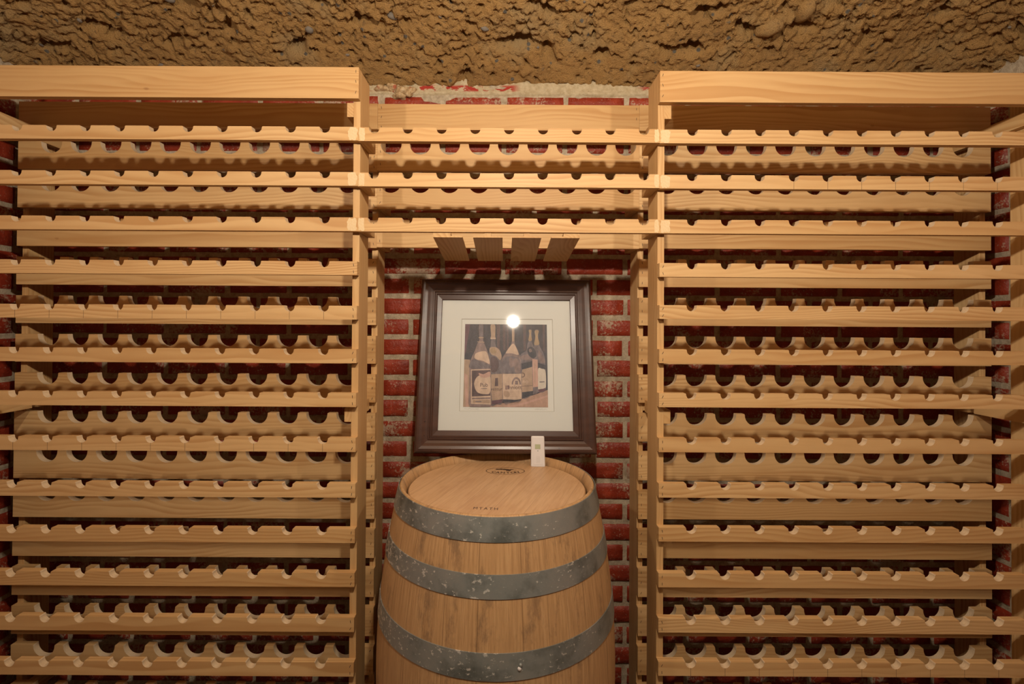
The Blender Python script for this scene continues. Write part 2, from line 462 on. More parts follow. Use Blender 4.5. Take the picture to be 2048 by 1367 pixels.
rail(.1312, .2103, .165, .2103)

# ------------------------------------------------------------------ brick walls
def brick_wall(name, u0, u1, h0, h1, place, jointA, h_joint, seed, detail=lambda u: True, parge=False, crown=None):
    """place(u, h, d) -> world point; d = distance out of the wall into the room"""
    rnd = random.Random(seed); bm = bmesh.new()
    L, Hh, m = .2132, .0707, .0122
    # mortar bed
    nu, nv = max(2, int((u1 - u0) / .02)), max(2, int((h1 - h0) / .02))
    vs = []
    for j in range(nv + 1):
        row = []
        for i in range(nu + 1):
            u = u0 + (u1 - u0) * i / nu; h = h0 + (h1 - h0) * j / nv
            d = .0015 * noise.noise(Vector((u * 30, h * 30, seed)))
            if parge and h > .745:
                d += min(1, (h - .745) / .03) * (.004 + .005 * noise.noise(Vector((u * 9, h * 25, 3))))
            row.append(bm.verts.new(place(u, h, d)))
        vs.append(row)
    for j in range(nv):
        for i in range(nu):
            f = bm.faces.new((vs[j][i], vs[j][i + 1], vs[j + 1][i + 1], vs[j + 1][i])); f.material_index = 1; f.smooth = True
    k0 = int(math.floor((h0 - h_joint) / Hh)); k1 = int(math.ceil((h1 - h_joint) / Hh))
    for k in range(k0, k1):
        hb = h_joint + k * Hh + m / 2; ht = hb + Hh - m
        if ht > h1 or hb < h0: continue
        off = jointA + (L / 2 if k % 2 else 0)
        n0 = int(math.floor((u0 - off) / L)) - 1; n1 = int(math.ceil((u1 - off) / L)) + 1
        for n_ in range(n0, n1):
            a = off + n_ * L + m / 2 + rnd.uniform(-.002, .002); b = a + L - m + rnd.uniform(-.002, .002)
            a = max(a, u0 + .002); b = min(b, u1 - .002)
            if b - a < .02: continue
            mid = (a + b) / 2
            prot = .0045 + rnd.uniform(-.001, .0015); tilt = rnd.uniform(-.0012, .0012)
            hbb = hb + rnd.uniform(-.0012, .0012); htt = ht + rnd.uniform(-.0012, .0012)
            if parge and k == k1 - 1 - 0: continue
            if crown and crown(mid, hb): continue
            nx = 9 if detail(mid) else 4; nz = 6 if detail(mid) else 4
            g_ = []
            us = [0, .025] + [.025 + .95 * t / (nx - 3) for t in range(1, nx - 3)] + [.975, 1]
            zs = [0, .09] + [.09 + .82 * t / (nz - 3) for t in range(1, nz - 3)] + [.91, 1]
            for jz, tz in enumerate(zs):
                rw = []
                for ju, tu in enumerate(us):
                    u = a + (b - a) * tu; h = hbb + (htt - hbb) * tz
                    edge = jz in (0, len(zs) - 1) or ju in (0, len(us) - 1)
                    corner = 0
                    d = -.004 if edge else prot + tilt * (tu - .5) * 2 + .0012 * noise.noise(Vector((u * 45, h * 60, seed + 5)))
                    uu = u + .0012 * noise.noise(Vector((u * 70, h * 70, 2.2))); hh = h + .0014 * noise.noise(Vector((u * 50, h * 70, 7.2)))
                    rw.append(bm.verts.new(place(uu, hh, d)))
                g_.append(rw)
            for jz in range(len(zs) - 1):
                for ju in range(len(us) - 1):
                    f = bm.faces.new((g_[jz][ju], g_[jz][ju + 1], g_[jz + 1][ju + 1], g_[jz + 1][ju])); f.smooth = True
    o = link(name, bm, [M['brick'], M['mortar']])
    o['kind'] = 'structure'
    return o
WX = 1.615; CEIL = .828
brick_wall('wall_back', -WX, WX, -EYE, CEIL + .02, lambda u, h, d: (u, YW - d, h + EYE), .3180, -.0548, 1, parge=True)
brick_wall('wall_right', -1.2, YW, -EYE, CEIL + .02, lambda u, h, d: (WX - d, u, h + EYE), .05, -.0548, 2, detail=lambda u: u > 1.0)
brick_wall('wall_left', -1.2, YW, -EYE, CEIL + .02, lambda u, h, d: (-WX + d, u, h + EYE), .11, -.0548, 3, detail=lambda u: u > 1.0)

# ragged lime crown and leftover paint on top of the back wall
def crown_mesh():
    bm = bmesh.new(); rnd = random.Random(5)
    nu, nv = 420, 12; vs = []
    for j in range(nv + 1):
        row = []
        for i in range(nu + 1):
            u = -WX + 2 * WX * i / nu
            lo = .785 + .006 * noise.noise(Vector((u * 14, 1, 0))) + .003 * noise.noise(Vector((u * 60, 1, 0)))
            h = lo + (CEIL + .03 - lo) * j / nv
            d = -.003 if j == 0 else .010 + .006 * noise.noise(Vector((u * 12, h * 40, 4))) + .004 * noise.noise(Vector((u * 50, h * 90, 9)))
            row.append(bm.verts.new((u, YW - d, h + EYE)))
        vs.append(row)
    for j in range(nv):
        for i in range(nu):
            f = bm.faces.new((vs[j][i], vs[j][i + 1], vs[j + 1][i + 1], vs[j + 1][i])); f.smooth = True
    n = NT('lime_crown_with_red_paint')
    co = n.coord(); a = n.noise(co, 60, 5, .65)
    c = n.ramp(a, [(.3, (.44, .34, .20)), (.7, (.66, .55, .37))])
    x, y, z = n.sep(co)
    band = n.sstep(n.math('ABSOLUTE', n.math('SUBTRACT', z, EYE + .811)), .014, .006)
    blob = n.sstep(n.noise(n.vmath('MULTIPLY', co, (1, 1, 2.2)), 11, 4, .65), .50, .54)
    side = n.math('ADD', n.sstep(x, .06, .02), n.sstep(x, .45, .5), clamp=True)
    c = n.mix(n.math('MULTIPLY', n.math('MULTIPLY', band, blob), side), c, (.42, .05, .035, 1))
    n.bump(n.noise(co, 200, 4, .7), .8, .004)
    for (sx, sh, rx, rz) in ((-.352, .800, .040, .022), (-.392, .812, .020, .013), (-.368, .783, .028, .012), (-.425, .806, .024, .012)):
        before = set(bm.faces)
        res = bmesh.ops.create_icosphere(bm, subdivisions=4, radius=1, matrix=Matrix.Translation((sx, YW - .006, sh + EYE)) @ Matrix.Diagonal((rx, .020, rz, 1)))
        for v in res['verts']: v.co += (v.co - Vector((sx, YW - .006, sh + EYE))) * (.5 * noise.noise(v.co * 45) + .18 * noise.noise(v.co * 150))
        for f in bm.faces:
            if f not in before: f.material_index = 1; f.smooth = True
    o = link('trim_1', bm, [n.fin(c, .9, .15), M['rubble']]); o['kind'] = 'structure'
crown_mesh()

# floor
bm = bmesh.new(); box(bm, -WX - .1, WX + .1, -1.2, YW + .1, -.08, 0)
o = link('floor', bm, M['concrete']); o['kind'] = 'structure'

# ------------------------------------------------------------------ rough earth ceiling
def earth_height(x, y):
    v = Vector((x, y, 0))
    h = .018 * noise.noise(v * 2.6 + Vector((5, 3, 1))) + .012 * noise.noise(v * 8 + Vector((1, 7, 2)))
    w = Vector((x + .02 * noise.noise(v * 20), y + .02 * noise.noise(v * 20 + Vector((9, 9, 9))), 0))
    d = noise.voronoi(w * 24)[0]; h -= .0085 * (min(1, (d[1] - d[0]) * 3) - .5) * (.4 + abs(noise.noise(v * 5)) * 2)
    d = noise.voronoi(w * 62)[0]; h -= .0045 * (min(1, (d[1] - d[0]) * 2.5) - .5)
    h += .0055 * noise.noise(v * 55) + .0055 * noise.noise(v * 115)
    c = noise.noise(Vector((x * 11, y * 17, 9)))
    if c > .30: h += (c - .30) * .22
    c = noise.noise(Vector((x * 34, y * 50, 19)))
    if c > .33: h += (c - .33) * .12                       # hollows going up
    return h
def ceil_base(x, y):
    # rough vault dug into the earth: it rises away from the wall heads
    db = max(0, YW - .015 - y); ds = max(0, WX + .01 - abs(x))
    t = -.05 * math.log(math.exp(-db / .05) + math.exp(-ds / .05)) if min(db, ds) < .6 else min(db, ds)
    t = max(0, t)
    return CEIL + EYE + .004 + .30 * (1 - math.exp(-.58 * t / .30))
def ceiling():
    bm = bmesh.new()
    xs = []; x = -WX - .02
    while x < WX + .03: xs.append(x); x += .0045
    ys = []; y = 1.0
    while y < YW + .02: ys.append(y); y += .0045
    def grid(xs, ys, lowres=False):
        vs = []
        for y in ys:
            row = []
            for x in xs:
                h = earth_height(x, y)
                e = max(0, (y - 1.55) / .14)               # settles on the wall crown
                base = ceil_base(x, y) - .010 * e
                row.append(bm.verts.new((x, y, base + h * (1 - .55 * min(1, e)))))
            vs.append(row)
        for j in range(len(ys) - 1):
            for i in range(len(xs) - 1):
                f = bm.faces.new((vs[j][i], vs[j + 1][i], vs[j + 1][i + 1], vs[j][i + 1])); f.smooth = True
    grid(xs, ys)
    grid([-WX - .02 + .02 * i for i in range(165)], [-1.2 + (ys[0] + 1.2) * j / 110 for j in range(111)])
    rnd = random.Random(3)
    for i in range(90):
        x = rnd.uniform(-1.55, 1.55); y = rnd.uniform(1.30, 1.64); r = rnd.choice([.004, .005, .007, .009, .013, .018 if i % 3 == 0 else .006])
        if i == 0: x, y, r = .82, 1.50, .034
        if i == 1: x, y, r = .90, 1.45, .030
        if i == 2: x, y, r = -.02, 1.56, .018
        z = ceil_base(x, y) + earth_height(x, y) * .9
        before = set(bm.faces)
        mt = Matrix.Translation((x, y, z)) @ Matrix.Rotation(rnd.uniform(0, 6), 4, 'Z') @ Matrix.Diagonal((r * rnd.uniform(1, 1.5), r * rnd.uniform(.7, 1), r * .75, 1))
        res = bmesh.ops.create_icosphere(bm, subdivisions=2, radius=1, matrix=mt)
        for v in res['verts']: v.co += (v.co - Vector((x, y, z))) * .25 * noise.noise(v.co * (1.2 / r))
        grey = rnd.random() < .2 and i > 2
        for f in bm.faces:
            if f not in before: f.material_index = 2 if grey else 1; f.smooth = True
    o = link('ceiling', bm, [M['earth'], M['earth'], M['grey_pebble']]); o['kind'] = 'structure'
ceiling()

# ------------------------------------------------------------------ barrel
EB, K = 1.392, .965             # this block is measured with the eye at EB and shrunk by K towards the eye
BX, BY, BTOP = -.0155, 1.378, -.442
barrel = thing('wine_barrel', 'weathered oak wine barrel with grey metal hoops standing under the framed picture', 'barrel', (BX * K, BY * K, 0))
barrel.scale = (K, K, K)
HB = .95; HZ = BTOP + EB      # rim height
def rb(z):                      # outer stave radius at world z
    t = (z - HZ + HB / 2) / (HB / 2); return .328 - .058 * (abs(t) ** 2.0)
def lathe(bm, pts, seg=144, mi=0, smooth=True, close=False):
    rings = []
    for r, z in pts: rings.append([bm.verts.new((r * math.cos(2 * PI * i / seg), r * math.sin(2 * PI * i / seg), z)) for i in range(seg)])
    n = len(rings)
    for k in range(n if close else n - 1):
        a, b = rings[k], rings[(k + 1) % n]
        for i in range(seg):
            j = (i + 1) % seg; f = bm.faces.new((a[i], a[j], b[j], b[i])); f.material_index = mi; f.smooth = smooth
    return rings
bm = bmesh.new()
pts = [(rb(HB * i / 40) - .0, HB * i / 40) for i in range(0, 41)]
pts = [(.240, .03), (.262, .0)] + [(rb(z) if z > .004 else .2685, z) for r, z in pts][0:40] + [(rb(HZ) - .0012, HZ - .0015), (rb(HZ) - .004, HZ), (rb(HZ) - .0075, HZ - .0005), (rb(HZ) - .0175, HZ - .022), (rb(HZ) - .0185, HZ - .034), (rb(HZ) - .019, HZ - .05)]
lathe(bm, pts, 168)
bmesh.ops.recalc_face_normals(bm, faces=bm.faces[:])
for f in bm.faces: f.smooth = True
link('staves', bm, M['stave'], barrel)
HEADZ = HZ - .0215
bm = bmesh.new()
rg = lathe(bm, [(.2475, HEADZ - .02), (.2475, HEADZ - .003), (.2445, HEADZ), (.12, HEADZ), (.001, HEADZ)], 120)
bmesh.ops.recalc_face_normals(bm, faces=bm.faces[:])
for f in bm.faces: f.smooth = False
head = link('barrel_head', bm, M['head'], barrel)
def hoop(h1, h0, t=.0022):
    z1, z0 = h1 + EB, h0 + EB; bm = bmesh.new(); n = 6; o = []
    for i in range(n + 1): z = z0 + (z1 - z0) * i / n; o.append((rb(z) + t, z))
    inn = [(r - t + .0002, z) for r, z in reversed(o)]
    lathe(bm, o + inn, 168, close=True)
    bmesh.ops.recalc_face_normals(bm, faces=bm.faces[:])
    for f in bm.faces: f.smooth = True
    ob = link('hoop', bm, M['galv'], barrel)
    md = ob.modifiers.new('es', 'EDGE_SPLIT'); md.split_angle = math.radians(40)
    return ob
h1 = hoop(BTOP - .0022, BTOP - .054); h2 = hoop(-.5615, -.611); h3 = hoop(-.7195, -.776)
zc = -.442 - .475
hoop(2 * zc + .776, 2 * zc + .7195); hoop(2 * zc + .611, 2 * zc + .5615); hoop(2 * zc + .442 + .054, 2 * zc + .442 + .004)
def rivet(parent, ang, h, mat):
    z = h + EB; bm = bmesh.new(); r = rb(z) + .0022
    bmesh.ops.create_uvsphere(bm, u_segments=12, v_segments=8, radius=.0045, matrix=Matrix.Translation((r * math.cos(ang), r * math.sin(ang), z)))
    for f in bm.faces: f.smooth = True
    link('rivet', bm, mat, parent)
rivet(h3, -PI / 2 + .17, -.752, M['white_plastic'])
rivet(h3, -PI / 2 + .178, -.745, M['galv'])

# lettering
def text_verts(s, size, spacing=1.0, bold=0.0):
    cu = bpy.data.curves.new('t', 'FONT'); cu.body = s; cu.size = size; cu.align_x = 'CENTER'; cu.align_y = 'CENTER'; cu.resolution_u = 3
    cu.space_character = spacing; cu.offset = bold
    ob = bpy.data.objects.new('t', cu); C.objects.link(ob)
    dg = bpy.context.evaluated_depsgraph_get(); me = bpy.data.meshes.new_from_object(ob.evaluated_get(dg))
    out = ([v.co.copy() for v in me.vertices], [tuple(p.vertices) for p in me.polygons])
    bpy.data.objects.remove(ob); bpy.data.curves.remove(cu); bpy.data.meshes.remove(me)
    return out
def add_text(bm, s, size, mat4, mi=0, spacing=1.0, bold=0.0):
    vs, fs = text_verts(s, size, spacing, bold)
    nv = [bm.verts.new(mat4 @ v) for v in vs]
    for f in fs:
        try: fc_ = bm.faces.new([nv[i] for i in f]); fc_.material_index = mi
        except ValueError: pass
bm = bmesh.new()
LX, LY, la, lb = .024, 1.512 - BY, .0605, .0350; zt = HEADZ + .0004
ro, ri = 1.0, .957; seg = 72
o1 = [bm.verts.new((LX + la * math.cos(2 * PI * i / seg), LY + lb * math.sin(2 * PI * i / seg), zt)) for i in range(seg)]
o2 = [bm.verts.new((LX + (la - .0022) * math.cos(2 * PI * i / seg), LY + (lb - .0022) * math.sin(2 * PI * i / seg), zt)) for i in range(seg)]
for i in range(seg): j = (i + 1) % seg; bm.faces.new((o1[i], o1[j], o2[j], o2[i]))
for i, ch in enumerate('CANTON'):
    t = (i - 2.5) * .285
    a = -PI / 2 + t * 1.12
    px, py = LX + la * .80 * math.cos(a) * 1.04, LY + lb * .52 * math.sin(a) * 1.0
    add_text(bm, ch, .0200, Matrix.Translation((px, py, zt)) @ Matrix.Rotation(t * .42, 4, 'Z') @ Matrix.Diagonal((.95, 1.08, 1, 1)), 0, 1.0, .0005)
# the oak sprig above the word
def blob(cx, cy, rx, ry, n=10, rot=0, k=.25):
    vs = []
    for i in range(n * 2):
        a = i / (n * 2) * 2 * PI; r = 1 + (k if i % 2 else -k * .4)
        x, y = rx * r * math.cos(a), ry * r * math.sin(a)
        vs.append(bm.verts.new((LX + cx + x * math.cos(rot) - y * math.sin(rot), LY + cy + x * math.sin(rot) + y * math.cos(rot), zt + .00005 * random.random())))
    bm.faces.new(vs)
blob(-.016, .017, .016, .0055, 7, .1); blob(.004, .013, .013, .0065, 7, -.3); blob(.010, .006, .008, .006, 6, .2); blob(.020, .014, .006, .0035, 5, -.3)
blob(.030, .009, .008, .0010, 3, -.45, .05); blob(.012, .001, .004, .002, 5, 0)
link('stamped_logo', bm, M['ink'], head)
bm = bmesh.new()
add_text(bm, 'MTATH', .0215, Matrix.Translation((-.026, 1.207 - BY, zt)) @ Matrix.Rotation(-.07, 4, 'Z') @ Matrix.Diagonal((.72, 1, 1, 1)), 0, 1.35)
link('handwriting', bm, M['handink'], head)

# ------------------------------------------------------------------ framed picture
K2 = .95; TH = math.radians(13.5); FW = .606; FT = .030
c_, s_ = math.cos(TH), math.sin(TH)
fy, fh = 1.600, -.4345          # front lower edge of the frame
pic = thing('framed_picture', 'dark brown framed picture of old wine bottles leaning on the brick wall above the barrel', 'picture',
            (.009 * K2, (fy + FT * c_) * K2, (fh - FT * s_) * K2 + EYE), (-TH, 0, 0))
pic.scale = (K2, K2, K2)
# local: x right, z up the frame, -y to the viewer, back face at y = 0
prof = [(0, 0), (0, .021), (.003, .026), (.008, .0292), (.015, .030), (.024, .0275), (.033, .0225), (.041, .0195), (.0435, .0195), (.0445, .0225), (.0480, .0228),
        (.0495, .0185), (.0515, .0185), (.0525, .0200), (.0550, .0200), (.0562, .0150), (.0575, .0142), (.0730, .0125), (.0745, .0105), (.0745, .004)]
bm = bmesh.new(); rings = []
for u, d in prof:
    a = FW / 2 - u
    rings.append([bm.verts.new((x, -d, FW / 2 + z)) for x, z in ((-a, -a), (a, -a), (a, a), (-a, a))])
for k in range(len(rings) - 1):
    for i in range(4):
        j = (i + 1) % 4; f = bm.faces.new((rings[k][i], rings[k][j], rings[k + 1][j], rings[k + 1][i]))
for i in range(4): j = (i + 1) % 4; bm.faces.new((rings[0][i], rings[0][j], rings[-1][j], rings[-1][i]))
bmesh.ops.recalc_face_normals(bm, faces=bm.faces[:])
link('frame', bm, M['frame'], pic)
bm = bmesh.new(); box(bm, -.229, .229, -.0035, -.0012, .074, .532)
link('backing', bm, M['sheet'], pic)
# window mat
bm = bmesh.new(); oc = (.004, FW / 2 - .002); oh = .162
def ringq(x0, x1, z0, z1, y): return [bm.verts.new(p) for p in ((x0, y, z0), (x1, y, z0), (x1, y, z1), (x0, y, z1))]
A = ringq(-.229, .229, .074, .532, -.0058); Bq = ringq(oc[0] - oh, oc[0] + oh, oc[1] - oh, oc[1] + oh, -.0058)
Cq = ringq(oc[0] - oh + .0013, oc[0] + oh - .0013, oc[1] - oh + .0013, oc[1] + oh - .0013, -.0038); Dq = ringq(-.229, .229, .074, .532, -.0038)
for i in range(4):
    j = (i + 1) % 4; bm.faces.new((A[i], A[j], Bq[j], Bq[i])); f = bm.faces.new((Bq[i], Bq[j], Cq[j], Cq[i])); f.material_index = 1
    bm.faces.new((Cq[i], Cq[j], Dq[j], Dq[i])); bm.faces.new((Dq[i], Dq[j], A[j], A[i]))
bmesh.ops.recalc_face_normals(bm, faces=bm.faces[:])
link('window_mat', bm, [M['mat'], M['bevel']], pic)
bm = bmesh.new(); box(bm, -.229, .229, -.0095, -.0078, .074, .532)
link('glass_pane', bm, M['glass'], pic)
# print
def pm(name, col, var=.25, rough=.38):
    n = NT(name); co = n.coord()
    f = n.noise(n.vmath('MULTIPLY', co, (60, 60, 35)), 1, 4, .6)
    d = tuple(v * (1 - var) for v in col); l = tuple(min(1, v * (1 + var) + .01) for v in col)
    n.bump(n.noise(co, 500, 2, .5), .5, .0012)
    return n.fin(n.ramp(f, [(.3, d), (.7, l)]), rough, .45)
PC = [pm('print_dark', (.045, .038, .050)), pm('print_umber', (.105, .060, .062)), pm('print_dusty', (.235, .160, .150), .3), pm('print_cream', (.56, .40, .30), .15),
      pm('print_tan', (.40, .27, .19), .15), pm('print_shelf', (.42, .255, .19), .2), pm('print_plum', (.13, .055, .075)), pm('print_text', (.07, .03, .03)),
      pm('print_white', (.58, .50, .42), .12), pm('print_grey', (.16, .125, .135), .35), pm('print_pink', (.50, .30, .24), .12), pm('print_gold', (.36, .24, .14), .2)]
bm = bmesh.new(); layer = [0]
PS = .2905
def pmap(px, py):
    t = (py - 170) / 1082; l = 62 + (27 - 62) * t; r = 1146 + (1151 - 1146) * t
    return ((px - l) / (r - l) - .5) * PS, (.5 - t) * PS
def poly(pts, mi, step=True):
    if step: layer[0] += 1
    vs = []
    for p in pts:
        x, z = pmap(*p); vs.append(bm.verts.new((x, -.00004 * layer[0], z)))
    f = bm.faces.new(vs); f.material_index = mi
def smoothpoly(pts, mi, n=4):
    """closed Catmull-Rom through the points"""
    out = []; m = len(pts)
    for i in range(m):
        p0, p1, p2, p3 = (Vector(pts[(i + k - 1) % m]) for k in range(4))
        for s in range(n):
            t = s / n
            v = .5 * ((2 * p1) + (-p0 + p2) * t + (2 * p0 - 5 * p1 + 4 * p2 - p3) * t * t + (-p0 + 3 * p1 - 3 * p2 + p3) * t ** 3)
            out.append((max(30, min(1148, v.x)), max(171, min(1251, v.y))))
    poly(out, mi)
def ptxt(s, px, py, size, mi, rot=0, sx=1):
    layer[0] += 1
    x, z = pmap(px, py)
    mt = Matrix.Translation((x, -.00004 * layer[0], z)) @ Matrix.Rotation(rot, 4, 'Y') @ Matrix.Rotation(PI / 2, 4, 'X') @ Matrix.Diagonal((sx, 1, 1, 1))
    add_text(bm, s, size, mt, mi)
poly([(62, 170), (1146, 170), (1151, 1252), (27, 1252)], 0)
poly([(62, 171), (130, 171), (115, 640), (48, 640)], 6)
for x0, x1 in ((480, 525), (560, 600), (610, 640), (830, 870), (1090, 1120)): poly([(x0, 171), (x1, 171), (x1 - 6, 520), (x0 + 4, 520)], 1)
poly([(130, 171), (240, 171), (215, 500), (110, 640), (45, 640), (90, 400)], 0)
poly([(47, 642), (122, 645), (118, 1251), (28, 1251)], 4); poly([(47, 820), (90, 850), (100, 1251), (60, 1251)], 10)
poly([(380, 1251), (395, 1215), (600, 1198), (830, 1140), (1000, 1085), (1149, 1030), (1151, 1251)], 5)
poly([(560, 1251), (840, 1190), (1150, 1095), (1150, 1120), (900, 1200), (700, 1251)], 10)
# far round bottle
smoothpoly([(990, 250), (1010, 238), (1035, 250), (1030, 330), (1045, 450), (1100, 560), (1122, 680), (1125, 900), (1118, 1040), (1030, 1062), (1000, 1000), (985, 600), (975, 470), (990, 350)], 9)
smoothpoly([(985, 255), (1038, 255), (1025, 330), (1045, 430), (1000, 450), (975, 430), (992, 340)], 11)
smoothpoly([(1030, 520), (1085, 580), (1115, 680), (1040, 660)], 2); poly([(1020, 680), (1123, 710), (1124, 765), (1020, 755)], 0)
smoothpoly([(1022, 770), (1070, 758), (1122, 790), (1126, 980), (1100, 1010), (1022, 1020)], 8); poly([(1040, 925), (1108, 922), (1108, 934), (1040, 937)], 9)
poly([(1025, 1025), (1118, 1012), (1115, 1045), (1030, 1064)], 6)
# round flask in front of it
smoothpoly([(905, 255), (925, 236), (945, 255), (942, 380), (960, 450), (1005, 540), (1020, 640), (1020, 900), (1010, 1070), (960, 1090), (808, 1142), (800, 900), (780, 640), (800, 570), (870, 520), (885, 440), (905, 380)], 9)
smoothpoly([(905, 250), (942, 250), (935, 300), (946, 385), (900, 385), (915, 300)], 11)
smoothpoly([(790, 610), (850, 575), (930, 570), (1000, 600), (960, 640), (850, 650)], 2)
smoothpoly([(885, 500), (930, 470), (985, 510), (1005, 590), (960, 625), (900, 580)], 0); smoothpoly([(905, 510), (930, 495), (945, 530), (915, 545)], 2)
poly([(803, 690), (948, 660), (948, 735), (806, 770)], 0)
poly([(806, 775), (945, 735), (952, 1045), (808, 1062)], 4); poly([(808, 1065), (955, 1048), (950, 1095), (810, 1142)], 0)
ptxt('D', 820, 845, .024, 7); ptxt('no', 855, 925, .020, 3); poly([(812, 985), (948, 975), (948, 980), (812, 990)], 1)
poly([(948, 632), (1020, 640), (1022, 990), (955, 1000)], 10); poly([(975, 680), (985, 680), (988, 960), (978, 960)], 4)
poly([(955, 1005), (1022, 995), (1012, 1070), (962, 1088)], 9)
# second bottle
smoothpoly([(402, 182), (430, 176), (458, 182), (462, 350), (466, 470), (520, 520), (545, 640), (550, 900), (548, 1190), (470, 1216), (392, 1218), (380, 900), (372, 560), (398, 470), (402, 350)], 9)
smoothpoly([(400, 185), (460, 185), (458, 330), (462, 350), (398, 350), (406, 320)], 4); poly([(396, 352), (466, 352), (466, 372), (396, 372)], 3)
smoothpoly([(385, 490), (460, 478), (515, 520), (542, 600), (520, 650), (470, 600), (400, 570)], 4); smoothpoly([(395, 500), (455, 495), (470, 550), (410, 560)], 11)
smoothpoly([(400, 620), (470, 615), (505, 690), (480, 790), (405, 800)], 1)
poly([(400, 835), (546, 828), (548, 1152), (400, 1172)], 4); poly([(455, 885), (490, 880), (494, 985), (448, 988)], 1); ptxt('ventur', 472, 1025, .0165, 7, 0, .9)
for q in (1075, 1100, 1125): poly([(408, q + 4), (540, q - 4), (540, q), (408, q + 8)], 10)
poly([(396, 1175), (547, 1155), (545, 1192), (470, 1216), (394, 1218)], 6)
# third bottle
smoothpoly([(680, 171), (716, 171), (716, 400), (735, 470), (775, 560), (798, 680), (802, 900), (800, 1155), (690, 1190), (560, 1195), (550, 900), (545, 660), (570, 590), (640, 490), (680, 400)], 2)
poly([(682, 172), (714, 172), (713, 400), (682, 400)], 4)
smoothpoly([(598, 550), (670, 450), (712, 440), (765, 555), (755, 580), (680, 560), (620, 560)], 3)
smoothpoly([(560, 640), (640, 600), (760, 620), (795, 720), (795, 815), (552, 815)], 9); smoothpoly([(700, 640), (770, 650), (790, 800), (720, 810)], 2)
smoothpoly([(640, 630), (690, 625), (700, 720), (655, 740)], 2)
poly([(553, 830), (800, 826), (801, 1150), (720, 1158), (555, 1152)], 3)
ap = [(672 + 62 + 62 * math.cos(a), 965 - 95 * math.sin(a)) for a in [PI * i / 14 for i in range(15)]]
poly(ap, 2); poly([(672 + 62 + 42 * math.cos(a), 965 - 68 * math.sin(a)) for a in [PI * i / 14 for i in range(15)]], 3); poly([(715, 965), (715, 915), (755, 915), (755, 965)], 2)
poly([(592, 978), (640, 975), (640, 1028), (590, 1030)], 6); ptxt('E', 616, 1002, .020, 3); ptxt('nniott', 718, 1003, .0185, 7)
for q in (1060, 1085, 1110): poly([(650, q), (780, q - 2), (780, q + 2), (650, q + 4)], 4)
smoothpoly([(570, 1050), (635, 1060), (640, 1120), (575, 1115)], 4)
poly([(556, 1156), (720, 1160), (800, 1152), (798, 1160), (690, 1192), (560, 1196)], 0)
# first bottle
smoothpoly([(246, 171), (298, 171), (300, 380), (318, 440), (350, 520), (382, 620), (395, 760), (396, 1000), (388, 1248), (120, 1250), (114, 1000), (116, 720), (140, 630), (190, 520), (225, 430), (246, 380)], 2)
poly([(250, 172), (295, 172), (296, 340), (250, 340)], 9); poly([(240, 345), (304, 345), (306, 360), (240, 362)], 4); poly([(222, 405), (316, 410), (318, 420), (222, 416)], 4)
smoothpoly([(180, 600), (215, 555), (330, 535), (368, 610), (382, 700), (300, 665), (200, 640)], 3)
smoothpoly([(122, 690), (170, 640), (290, 680), (380, 715), (385, 755), (130, 760)], 9)
poly([(135, 775), (394, 768), (392, 1222), (130, 1215)], 3); poly([(146, 788), (392, 780), (390, 1110), (144, 1122)], 1)
smoothpoly([(175, 960), (215, 870), (300, 840), (385, 850), (388, 1060), (320, 1090), (215, 1065)], 3); smoothpoly([(235, 820), (300, 835), (380, 800), (386, 860), (280, 880)], 10)
ptxt('Pub', 305, 975, .0185, 7); poly([(265, 1018), (345, 1016), (345, 1024), (265, 1026)], 9)
poly([(146, 1138), (389, 1130), (388, 1150), (146, 1156)], 2); poly([(160, 1168), (385, 1162), (385, 1205), (160, 1200)], 4); poly([(190, 1180), (270, 1178), (270, 1190), (190, 1192)], 9)
bmesh.ops.recalc_face_normals(bm, faces=bm.faces[:])
for f in bm.faces:
    if f.normal.y > 0: f.normal_flip()
link('print', bm, PC, pic, (0, -.0040, .2985))
# pencilled caption and signature under the print (illegible scribbles)
rnd = random.Random(9)
for nm_, x0, x1 in (('pencil_caption', -.142, -.092), ('pencil_signature', .100, .142)):
    bm = bmesh.new()
    x = x0; pz = .1465
    while x < x1:
        nx_ = x + rnd.uniform(.0012, .0024); nz = .1465 + rnd.uniform(-.0022, .0028)
        d = Vector((nx_ - x, nz - pz)).normalized() * .00022; px, pz2 = -d.y, d.x
        bm.faces.new([bm.verts.new(p) for p in ((x - px, -.0037, pz - pz2), (nx_ - px, -.0037, nz - pz2), (nx_ + px, -.0037, nz + pz2), (x + px, -.0037, pz + pz2))])
        x, pz = nx_, nz
    link(nm_, bm, plain('soft_pencil', (.35, .32, .28), .9, .1), pic)

# ------------------------------------------------------------------ thermometer sensor
SX, SY = .1135, 1.557; LEAN = math.radians(21)
sen = thing('temperature_sensor', 'small white wireless thermometer with a grey display standing on the barrel head', 'thermometer',
            (SX * K, SY * K, (HEADZ + .0006) * K), (-LEAN, 0, math.radians(-1.5)))
sen.scale = (K, K, K)
bm = bmesh.new(); H_, Wb, Wt, D_ = .0965, .0232, .0218, .018
def rr(w, z):                                                # rounded cross-section outline at height z
    p = []
    f = .0035
    for (sx, sy) in ((-1, 0), (1, 0), (1, 1), (-1, 1)):
        for i in range(5):
            a = {(-1, 0): PI, (1, 0): -PI / 2, (1, 1): 0, (-1, 1): PI / 2}[(sx, sy)] + i / 4 * PI / 2
            cx = sx * (w - f); cy = (f if sy == 0 else D_ - f)
            p.append((cx + f * math.cos(a), cy + f * math.sin(a)))
    return p
zs = [(0, .93), (.0012, .975), (.003, 1), (.02, 1), (.05, 1), (.08, 1), (H_ - .004, 1), (H_ - .0012, .97), (H_, .90)]
rs = []
